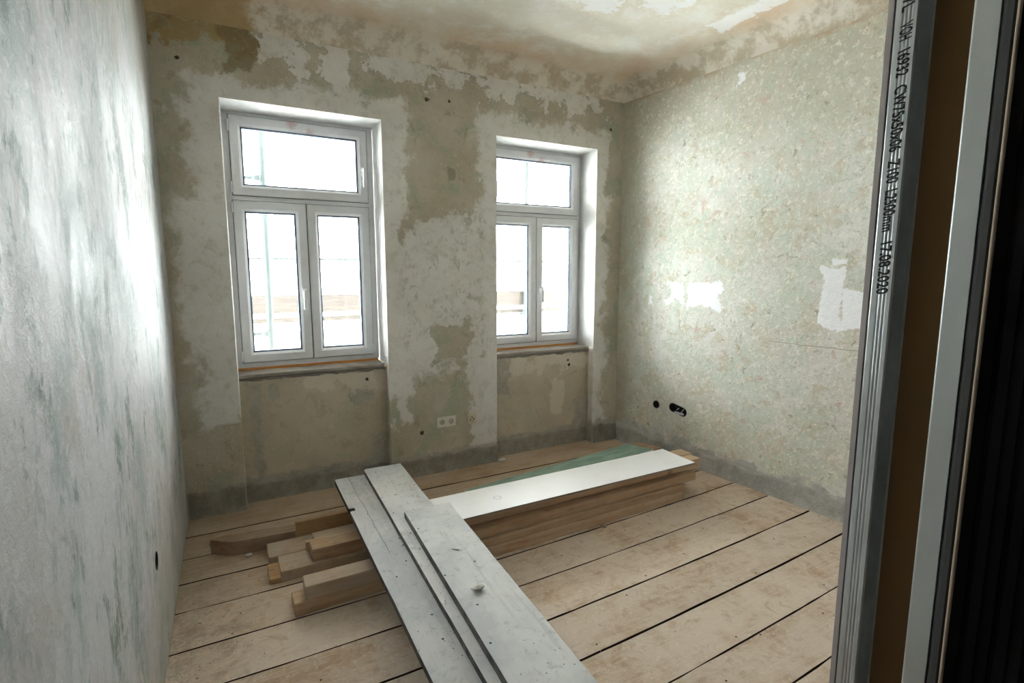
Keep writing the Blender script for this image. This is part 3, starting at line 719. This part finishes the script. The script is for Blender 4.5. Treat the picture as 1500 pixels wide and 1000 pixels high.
# flush boxes in the right wall and the one in the left wall
def flush_box(name, c, axis, r, label, depth=.055):
    axis = Vector(axis).normalized(); n = 28
    z = Vector((0, 0, 1)); u = axis.cross(z).normalized(); bm = bmesh.new()
    prof = [(r, .001), (r - .002, .001), (r - .003, -depth), (.0001, -depth)]
    rings = [[bm.verts.new(axis * o_ + u * (q * math.cos(2 * math.pi * k / n)) + z * (q * math.sin(2 * math.pi * k / n))) for k in range(n)] for q, o_ in prof]
    for i in range(3):
        for k in range(n): bm.faces.new((rings[i][k], rings[i][(k + 1) % n], rings[i + 1][(k + 1) % n], rings[i + 1][k]))
    e = empty(name, c); cupo = obj('box_cup', bm, M['dark'], e); tag(e, label, 'socket box'); return e
flush_box('flush_box', rwp(.472, .425), ndir, .0335, 'single empty round socket box in the right wall near the corner')
fb = empty('triple_flush_box', rwp(.695, .43)); tag(fb, 'row of joined empty socket boxes in the right wall, one plaster smeared', 'socket box')
bm = bmesh.new(); org = rwp(.695, .43); rows = [[bm.verts.new(rwp(a, b, o_) - org) for a, b in capsule(r_)] for r_, o_ in ((.0368, .0005), (.0355, .0005), (.0350, -.058))]
n = len(rows[0])
for i in range(2):
    for k in range(n): bm.faces.new((rows[i][k], rows[i][(k + 1) % n], rows[i + 1][(k + 1) % n], rows[i + 1][k]))
bm.faces.new(rows[2]); obj('box_cup', bm, M['dark'], fb)
bm = bmesh.new(); rg = random.Random(5)
for k in range(9):
    t = k / 8; s_ = .665 + .07 * t; c = rwp(s_, .399 - .012 * t + .010 * t * t, -.010) - rwp(.695, .43)
    q = bmesh.ops.create_icosphere(bm, subdivisions=1, radius=.007 + .006 * rg.random()); bmesh.ops.translate(bm, verts=q['verts'], vec=c)
obj('plaster_smear', bm, plain('fresh_plaster', (.55, .60, .64), .9), fb, True)
for a_, b_ in ((rwp(.672, .428, -.045), rwp(.682, .424, -.006)), (rwp(.72, .43, -.045), rwp(.727, .412, -.002))):
    bm = bmesh.new(); addcyl(bm, a_ - rwp(.695, .43), b_ - rwp(.695, .43), .0038, n=8); obj('cable_end', bm, plain('light_cable', (.6, .6, .58), .5), fb)
flush_box('flush_box', (XL, 2.285, .452), (1, 0, 0), .0355, 'empty round socket box in the left wall')

# ================================================================== timber pile
def timber(x0, x1, y0, y1, z0, z1, label, mat='timber', rot=0., seed=1, cat='timber', name='timber_beam', endcut=0., group=None):
    bm = prism(rough_outline(x1 - x0, y1 - y0, seed, .004, 12, endcut), 0, z1 - z0, .0055)
    for v in bm.verts: v.co.z += .0
    o = obj(name, bm, M[mat]); o.location = (x0, y0, z0); o.rotation_euler = (0, 0, rot)
    return tag(o, label, cat, group)
# front stack
timber(.183, 2.64, 2.372, 2.482, 0, .066, 'long squared beam on the floor, lowest at the front of the pile', rot=.024, seed=2)
timber(.232, .96, 2.372, 2.476, .067, .134, 'short beam end stacked on the lowest front beam, left of the planks', 'timber_grey', .0, 3)
timber(.975, 2.665, 2.395, 2.50, .067, .109, 'thin flat board second from the floor in the front stack', 'timber_warm', .022, 4, 'board', 'timber_board')
timber(.985, 2.785, 2.420, 2.520, .1105, .1655, 'squared beam third from the floor, its right end overhanging', 'timber_warm', .018, 5)
timber(.58, 2.868, 2.478, 2.572, .167, .238, 'top front beam carrying the white board, pale sawn end showing', 'timber', .008, 6)
timber(.60, 2.898, 2.586, 2.690, .167, .238, 'top rear beam carrying the white board, knot in its end', 'timber', .006, 7)
timber(.99, 2.70, 2.60, 2.69, 0, .085, 'beam on the floor behind the lowest front beam, under the stack', 'timber', 0., 8)
timber(.98, 2.72, 2.60, 2.69, .086, .166, 'beam in the middle of the stack, behind the third front beam', 'timber', 0., 9)
# white board on top
bm = prism([(0, 0), (1.81, .005), (1.815, .318), (0.005, .312)], 0, .012, .0012)
wb = obj('white_board', bm, [M['white'], M['sillwood']]); wb.location = (.93, 2.418, .2395)
tag(wb, 'flat white painted board lying on the timber pile', 'board')
wb.data.polygons.foreach_set('material_index', [0 if abs(p.normal.z) > .5 else 1 for p in wb.data.polygons])
# left ends of the pile
bm = prism([(0, .105), (.052, .11), (.052, 0), (1.05, -.02), (1.05, .15), (.054, .165), (.053, .166), (0, .166)], 0, .054, .002)
o = empty('lapped_plank', (.103, 2.700, 0)); tag(o, 'broad low plank with an orange half-lap notch cut in its end', 'timber')
bm2 = prism([(.052, 0), (.82, -.012), (.82, .155), (.052, .166)], 0, .054, .003); obj('plank_body', bm2, M['timber_grey'], o)
bm2 = prism([(0, .004), (.0515, .002), (.0515, .164), (0, .164)], 0, .024, .002); obj('lap_tongue', bm2, M['timber_orange'], o)
bm.free()
timber(.112, .93, 2.878, 3.036, 0, .054, 'broad low plank lying behind the notched plank', 'timber_grey', .004, 11)
timber(.292, .96, 2.842, 2.868, .0555, .108, 'narrow pale batten end squeezed behind the thick beam', 'timber', 0., 20, 'batten', 'timber_batten')
timber(.308, .97, 2.716, 2.836, .0555, .123, 'thick pale topped beam lying on the notched plank', 'timber', -.004, 12)
timber(.345, .92, 2.885, 2.99, .0555, .082, 'thin board lying on the rear broad plank', 'timber_grey', .03, 13, 'board', 'timber_board')
timber(.262, .86, 3.038, 3.066, 0.0, .142, 'orange brown board standing on edge at the back of the pile', 'timber_orange', -.008, 14, 'board', 'timber_board')
bm = prism([(0, .08), (.108, 0), (.60, -.05), (.60, .04), (.07, .105), (.01, .095)], 0, .08, .004)
o = obj('bevelled_beam', bm, M['timber_brown']); o.location = (-.16, 3.094, 0); tag(o, 'dark beam on the floor with an obliquely sawn end', 'timber')
# brown plank and green board behind the pile
ang = math.atan2(.255, 1.73)
o = timber(1.33, 3.03, 2.785, 2.99, .085, .137, 'wide brown plank lying askew behind the pile, end under the right wall sockets', 'timber_brown', ang * .95, 16, 'timber', 'timber_plank', -.05)
bm = prism([(0, 0), (1.60, -.0), (1.55, .215), (0, .215)], 0, .0125, .001)
g = obj('green_plasterboard', bm, [M['green'], M['white']]); g.location = (1.30, 2.755, .1385); g.rotation_euler = (0, 0, ang * .93)
g.data.polygons.foreach_set('material_index', [0 if abs(p.normal.z) > .5 else 1 for p in g.data.polygons])
tag(g, 'strip of green plasterboard lying on the wide brown plank', 'board')
timber(1.42, 1.52, 2.80, 3.02, 0, .084, 'short block under the left half of the wide brown plank', 'timber', 0, 17, 'timber', 'timber_block')
timber(2.55, 2.65, 2.95, 3.15, 0, .084, 'short block under the right half of the wide brown plank', 'timber', 0, 18, 'timber', 'timber_block')

# three grey boards laid across the pile
def grey_plank(name, far_l, slope, L, w, z0, th, label, notch=None, cham=.012, seed=0):
    """local x runs from the far end towards the viewer, local y to the right is negative"""
    pts = []
    n = 22
    pts.append((0, -cham)); 
    for k in range(n + 1):
        x = cham + (L - cham) * k / n
        y = .0022 * mnoise.noise(Vector((x * 4, seed, 0))) + .0012 * mnoise.noise(Vector((x * 17, seed, 0)))
        if notch and notch[0] < x < notch[0] + .09 and not any(abs(p[1] + notch[2]) < 1e-6 for p in pts):
            pts += [(notch[0], 0), (notch[0] + .003, -notch[2]), (notch[0] + notch[1], -notch[2] + 1e-7), (notch[0] + notch[1] + .002, 0)]
            continue
        if notch and notch[0] - .02 < x < notch[0] + notch[1] + .02: continue
        pts.append((x, y))
    for k in range(n, -1, -1):
        x = L * k / n
        y = -w + .0025 * mnoise.noise(Vector((x * 4, seed, 7))) + .0012 * mnoise.noise(Vector((x * 17, seed, 7)))
        pts.append((x + .004 * mnoise.noise(Vector((seed, k, 3))), y))
    bm = prism([(a, b) for a, b in pts], 0, th, .002)
    bmesh.ops.triangulate(bm, faces=[f for f in bm.faces if len(f.verts) > 4])
    o = obj(name, bm, M['grey']); o.location = (far_l[0], far_l[1], z0)
    # local +x -> (-slope,-1), local -y -> to the right (+x world)
    a = math.atan2(-1, -slope); o.rotation_euler = (0, 0, a)
    # with x pointing to the viewer, local +y points to world +x: mirror so that widths go right
    for v in o.data.vertices: v.co.y = -v.co.y
    o.data.flip_normals()
    return tag(o, label, 'plank')
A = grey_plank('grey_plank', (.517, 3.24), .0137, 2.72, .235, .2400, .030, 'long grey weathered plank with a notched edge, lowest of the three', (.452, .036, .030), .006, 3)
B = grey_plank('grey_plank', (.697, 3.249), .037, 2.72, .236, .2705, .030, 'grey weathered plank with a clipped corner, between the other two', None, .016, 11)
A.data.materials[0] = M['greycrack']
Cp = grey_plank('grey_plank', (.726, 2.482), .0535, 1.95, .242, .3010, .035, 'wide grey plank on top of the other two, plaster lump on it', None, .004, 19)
timber(.30, .98, .62, .74, 0, .2395, 'squared timber on edge under the near ends of the grey planks', 'timber', 0, 21)

# small litter
def lump(name, loc, r, label, mat, seed, sq=(1, 1, .6), cat='rubble'):
    bm = bmesh.new(); bmesh.ops.create_icosphere(bm, subdivisions=2, radius=r)
    for v in bm.verts:
        v.co *= 1 + .38 * mnoise.noise(v.co * (1.4 / r) + Vector((seed, 0, 0))); v.co = Vector((v.co.x * sq[0], v.co.y * sq[1], v.co.z * sq[2]))
    mz = min(v.co.z for v in bm.verts)
    for v in bm.verts: v.co.z -= mz
    o = obj(name, bm, mat); o.location = loc; return tag(o, label, cat)
M['lump'] = plain('mortar', (.55, .54, .50), .95)
lump('mortar_lump', (.775, 1.70, .3358), .017, 'pale mortar lump lying on the top grey plank', M['lump'], 31, (1.6, .9, .45))
lump('pebble', (1.92, 2.37, .003), .018, 'small brown stone on the floor before the front beam', plain('stone', (.36, .28, .20), .9), 7, (1, 1, .8))
lump('plaster_crumb', (.62, 3.55, .003), .022, 'pale plaster crumb on the floor by the left niche', M['lump'], 9)
lump('plaster_crumb', (1.90, 3.665, .003), .026, 'plaster crumb at the foot of the pier between the windows', M['lump'], 12, (1.4, .8, .5))
lump('plaster_crumb', (.02, 3.04, .003), .014, 'plaster crumb beside the obliquely sawn beam', M['lump'], 15, (1.4, .8, .6))
def shard(name, loc, rz, L, w, label, mat, tilt=.0):
    bm = prism([(0, 0), (L, w * .2), (L * .9, w), (L * .1, w * .8)], 0, .0025, .0006); o = obj(name, bm, mat); o.location = loc; o.rotation_euler = (tilt, 0, rz); return tag(o, label, 'litter')
shard('metal_shard', (.644, 2.262, .2705), .5, .024, .009, 'bright metal shard on the notched grey plank', M['metal'])
shard('metal_shard', (.656, 1.722, .3008), 1.2, .026, .012, 'bright metal shard on the middle grey plank', M['metal'])
shard('wood_splinter', (.80, 2.02, .3363), -.7, .032, .003, 'thin wood splinter on the top grey plank', M['timber'])
shard('wood_splinter', (.0, 3.02, .002), .5, .05, .008, 'pale wood splinter on the floor by the oblique beam', M['timber'])
# uncountable grit
bm = bmesh.new(); rg = random.Random(8)
for k in range(620):
    if k < 420:
        x = XL + .02 + abs(rg.gauss(0, .16)); y = rg.uniform(1.0, 3.65)
    elif k < 540:
        y = rg.uniform(.9, 3.6); x = xright(y) - .03 - abs(rg.gauss(0, .07))
    else:
        x = rg.uniform(-.2, 3.0); y = rg.uniform(1.1, 2.3)
    r = rg.uniform(.001, .003) * (1.8 if rg.random() < .08 else 1)
    q = bmesh.ops.create_icosphere(bm, subdivisions=1, radius=r)
    for v in q['verts']: v.co = Vector((v.co.x * 1.3, v.co.y, v.co.z * .7)) + Vector((x, y, r * .5 + .001))
tag(obj('plaster_grit', bm, plain('grit', (.36, .32, .27), .95)), 'fine plaster grit scattered on the floor along the walls', 'grit', kind='stuff')

# ================================================================== unfinished stud partition at the right
PX, PY = 1.42, .733         # face of the studs towards the room, web of the end stud
def stud(name, y0, ribs, label, ztop=HC - .006, direction=-1):
    """C profile: web at y0, flanges running towards -y, 75 mm deep in x; lips at the free edges"""
    e = empty(name, (PX, y0, 0)); tag(e, label, 'metal stud')
    t = .0022; z0 = .003
    def strip(prof, nm, mat):
        bm = bmesh.new(); n = len(prof)
        lo = [bm.verts.new((x, y, z0)) for x, y in prof]; hi = [bm.verts.new((x, y, ztop)) for x, y in prof]
        for i in range(n): bm.faces.new((lo[i], lo[(i + 1) % n], hi[(i + 1) % n], hi[i]))
        bm.faces.new(lo[::-1]); bm.faces.new(hi)
        return obj(nm, bm, mat, e)
    mat = M['zinc'] if ribs else M['zincdull']
    # ribbed flange: three rolled grooves
    F = .048; outer = []
    for k in range(49):
        y = -.0060 - (F - .0060) * k / 48
        u = k / 48
        g = 0.
        if ribs:
            for c in (.33, .52, .71): g = max(g, math.exp(-((u - c) / .045) ** 2))
        outer.append((.0018 * g, y))
    bend = [(.0060 - .0060 * math.cos(a), -.0060 + .0060 * math.sin(a)) for a in [math.pi / 2 * (1 - i / 6) for i in range(6)]]
    prof = [(.008, 0)] + bend + outer
    prof += [(.010, -F), (.010, -F + t)] + [(x + t, y) for x, y in outer[::-1] if y > -F + t] + [(.008, -t)]
    strip(prof, 'flange', mat)
    strip([(.0075, 0), (.0075, -t), (.0695, -t), (.0695, 0)], 'web', mat)
    strip([(.0690, 0), (.0690, -t), (.0725, -.004), (.0725, -F), (.065, -F), (.065, -F - t), (.075, -F - t), (.075, -.0035), (.0735, 0)], 'flange', mat)
    return e
s1 = stud('metal_stud', PY, True, 'ribbed galvanised stud printed with black size lettering')
stud('metal_stud', .580, False, 'smooth dull galvanised stud between brown board and dark jamb')
# ink line on the ribbed flange, reading downwards
def text_mesh(txt, z_top, z_bot, y_base, height):
    cu = bpy.data.curves.new('txt', 'FONT'); cu.body = txt; cu.size = 1.; cu.shear = -.25; cu.offset = .02
    o = bpy.data.objects.new('txt', cu); COL.objects.link(o)
    dg = bpy.context.evaluated_depsgraph_get(); dg.update()
    me = bpy.data.meshes.new_from_object(o.evaluated_get(dg)); bpy.data.objects.remove(o)
    xs = [v.co.x for v in me.vertices]; ys = [v.co.y for v in me.vertices]
    x0, x1 = min(xs), max(xs); y0, y1 = min(ys), max(ys)
    for v in me.vertices:
        a = (v.co.x - x0) / (x1 - x0); b = (v.co.y - y0) / max(y1 - y0, 1e-6)
        v.co = Vector((-.0004, y_base - height * b, z_top + (z_bot - z_top) * a))
    return me
def zat(py, px):                   # height of a picture row on the stud face
    u = (px - 750) / 769.; v = -(py - 500) / 769.
    f = Vector((math.sin(YAW) * math.cos(PIT), math.cos(YAW) * math.cos(PIT), -math.sin(PIT))); r = Vector((math.cos(YAW), -math.sin(YAW), 0)); up = r.cross(f)
    d = f + r * u + up * v; t = PX / d.x; return CH + t * d.z
for txt, p0, p1 in (('17L', -6, 28), ('VOH', 36, 68), ('16932', 74, 119), ('CW75x50x06', 126, 224), ('Z100', 232, 269), ('L2500mm', 275, 340), ('17.08.2020', 352, 431)):
    tl = link('printed_lettering', text_mesh(txt, zat(p0, 1315), zat(p1, 1300), -.0150, .0270), M['ink'], s1); tag(tl, 'black inkjet lettering on the stud')
# boards of the partition
bm = prism([(PX - .0005, PY + .001), (xright(PY) - .005, PY + .001), (xright(PY + .014) - .005, PY + .0145), (PX - .0005, PY + .0145)], .003, HC - .006, .0008)
tag(obj('plasterboard_return', bm, [M['gypsum']]), 'grey edged plasterboard fixed behind the ribbed stud', 'board')
bm = prism([(PX + .0755, YB + .01), (PX + .088, YB + .01), (PX + .088, PY - .002), (PX + .0755, PY - .002)], .003, HC - .006, .0008)
tag(obj('brown_wall_board', bm, M['kraft']), 'brown paper faced wall board behind the open studs', 'board')
# broken board edge and dark jamb nearest the viewer
bm = bmesh.new(); NZ = 90; rows = []
for k in range(NZ + 1):
    z = .003 + (HC - .01) * k / NZ; w1 = .004 * mnoise.noise(Vector((z * 9, 2, 2))) + .003 * mnoise.noise(Vector((z * 31, 2, 2)))
    rows.append([bm.verts.new(c) for c in ((PX + .004, .531 + w1, z), (PX - .004 + w1 * .5, .520, z), (PX - .0085, .508, z), (PX + .004, .503, z))])
for k in range(NZ):
    for j in range(3): bm.faces.new((rows[k][j], rows[k + 1][j], rows[k + 1][j + 1], rows[k][j + 1]))
    bm.faces.new((rows[k][3], rows[k + 1][3], rows[k + 1][0], rows[k][0]))
bm.faces.new(rows[0]); bm.faces.new(rows[-1][::-1])
jb = empty('door_jamb', (0, 0, 0)); tag(jb, 'dark ribbed door jamb with a broken edge and a pale paper line', 'door jamb')
obj('broken_edge', bm, plain('dark_rough_board_edge', (.035, .034, .032), .9), jb)
bm = bmesh.new(); addbox(bm, PX - .012, PX + .002, .4965, .502, .003, HC - .01, .0015); obj('paper_edge', bm, M['paper'], jb)
prof = [(PX + .05, .496)]; y = .496
rg = random.Random(4)
while y > -1.1:
    prof += [(PX - .004, y), (PX - .004, y - .020), (PX - .000, y - .021), (PX - .000, y - .031), (PX - .006, y - .032), (PX - .006, y - .05)]; y -= .052
prof += [(PX + .05, y)]
bm = prism(prof, .003, HC - .006, 0); obj('jamb_body', bm, M['jamb'], jb)

# ================================================================== outside: scaffold and ground
bm = bmesh.new(); addbox(bm, -60, 60, 4.2, 90, -4.3, -4.2); tag(obj('ground_yard', bm, plain('pale_gravel', (.70, .70, .68), .95)), 'pale yard below the scaffold', 'ground', kind='structure')
def tube(name, a, b, r, label, cat='scaffold tube', couplers=()):
    e = empty(name, a); bm = bmesh.new(); addcyl(bm, (0, 0, 0), Vector(b) - Vector(a), r, n=20); obj('tube', bm, M['scaf'], e)
    for z in couplers:
        bm = bmesh.new(); addcyl(bm, (0, 0, z - .02), (0, 0, z + .02), r * 1.5, n=14); addbox(bm, -.11, -.02, -.018, .018, z - .012, z + .012, .004); obj('coupler', bm, M['scaf'], e)
    return tag(e, label, cat)
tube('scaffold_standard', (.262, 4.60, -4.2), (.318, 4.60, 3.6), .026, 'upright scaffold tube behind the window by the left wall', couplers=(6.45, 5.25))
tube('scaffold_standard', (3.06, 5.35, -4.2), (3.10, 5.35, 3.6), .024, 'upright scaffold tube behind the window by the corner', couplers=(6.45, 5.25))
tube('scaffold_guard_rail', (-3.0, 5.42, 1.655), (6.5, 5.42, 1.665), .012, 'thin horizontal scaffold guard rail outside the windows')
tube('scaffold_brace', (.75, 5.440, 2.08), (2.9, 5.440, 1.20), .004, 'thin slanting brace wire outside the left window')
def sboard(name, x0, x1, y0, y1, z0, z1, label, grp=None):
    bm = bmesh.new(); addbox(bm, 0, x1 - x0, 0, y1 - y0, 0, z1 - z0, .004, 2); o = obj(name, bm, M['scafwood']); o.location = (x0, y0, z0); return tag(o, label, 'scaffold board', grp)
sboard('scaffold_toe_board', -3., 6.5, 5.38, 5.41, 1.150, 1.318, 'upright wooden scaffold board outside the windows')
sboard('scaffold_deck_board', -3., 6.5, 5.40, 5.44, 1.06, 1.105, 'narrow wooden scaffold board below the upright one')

dk = empty('added_sky_blocker', (-3., 4.31, 2.98)); tag(dk, 'added unseen wooden deck above the windows, blocking high skylight', 'scaffold deck')  # added out of view to keep high skylight off the floor
for y0, y1 in ((4.31, 4.565), (4.635, 4.87), (4.88, 5.11), (5.115, 5.315), (5.385, 5.615), (5.625, 5.855), (5.865, 6.08), (6.09, 6.32), (6.33, 6.56), (6.57, 6.80), (6.81, 7.04)):
    bm = bmesh.new(); addbox(bm, 0, 9.5, y0 - 4.31, y1 - 4.31, 0, .05, .004, 2); obj('blocker_board', bm, M['blockerwood'], dk)
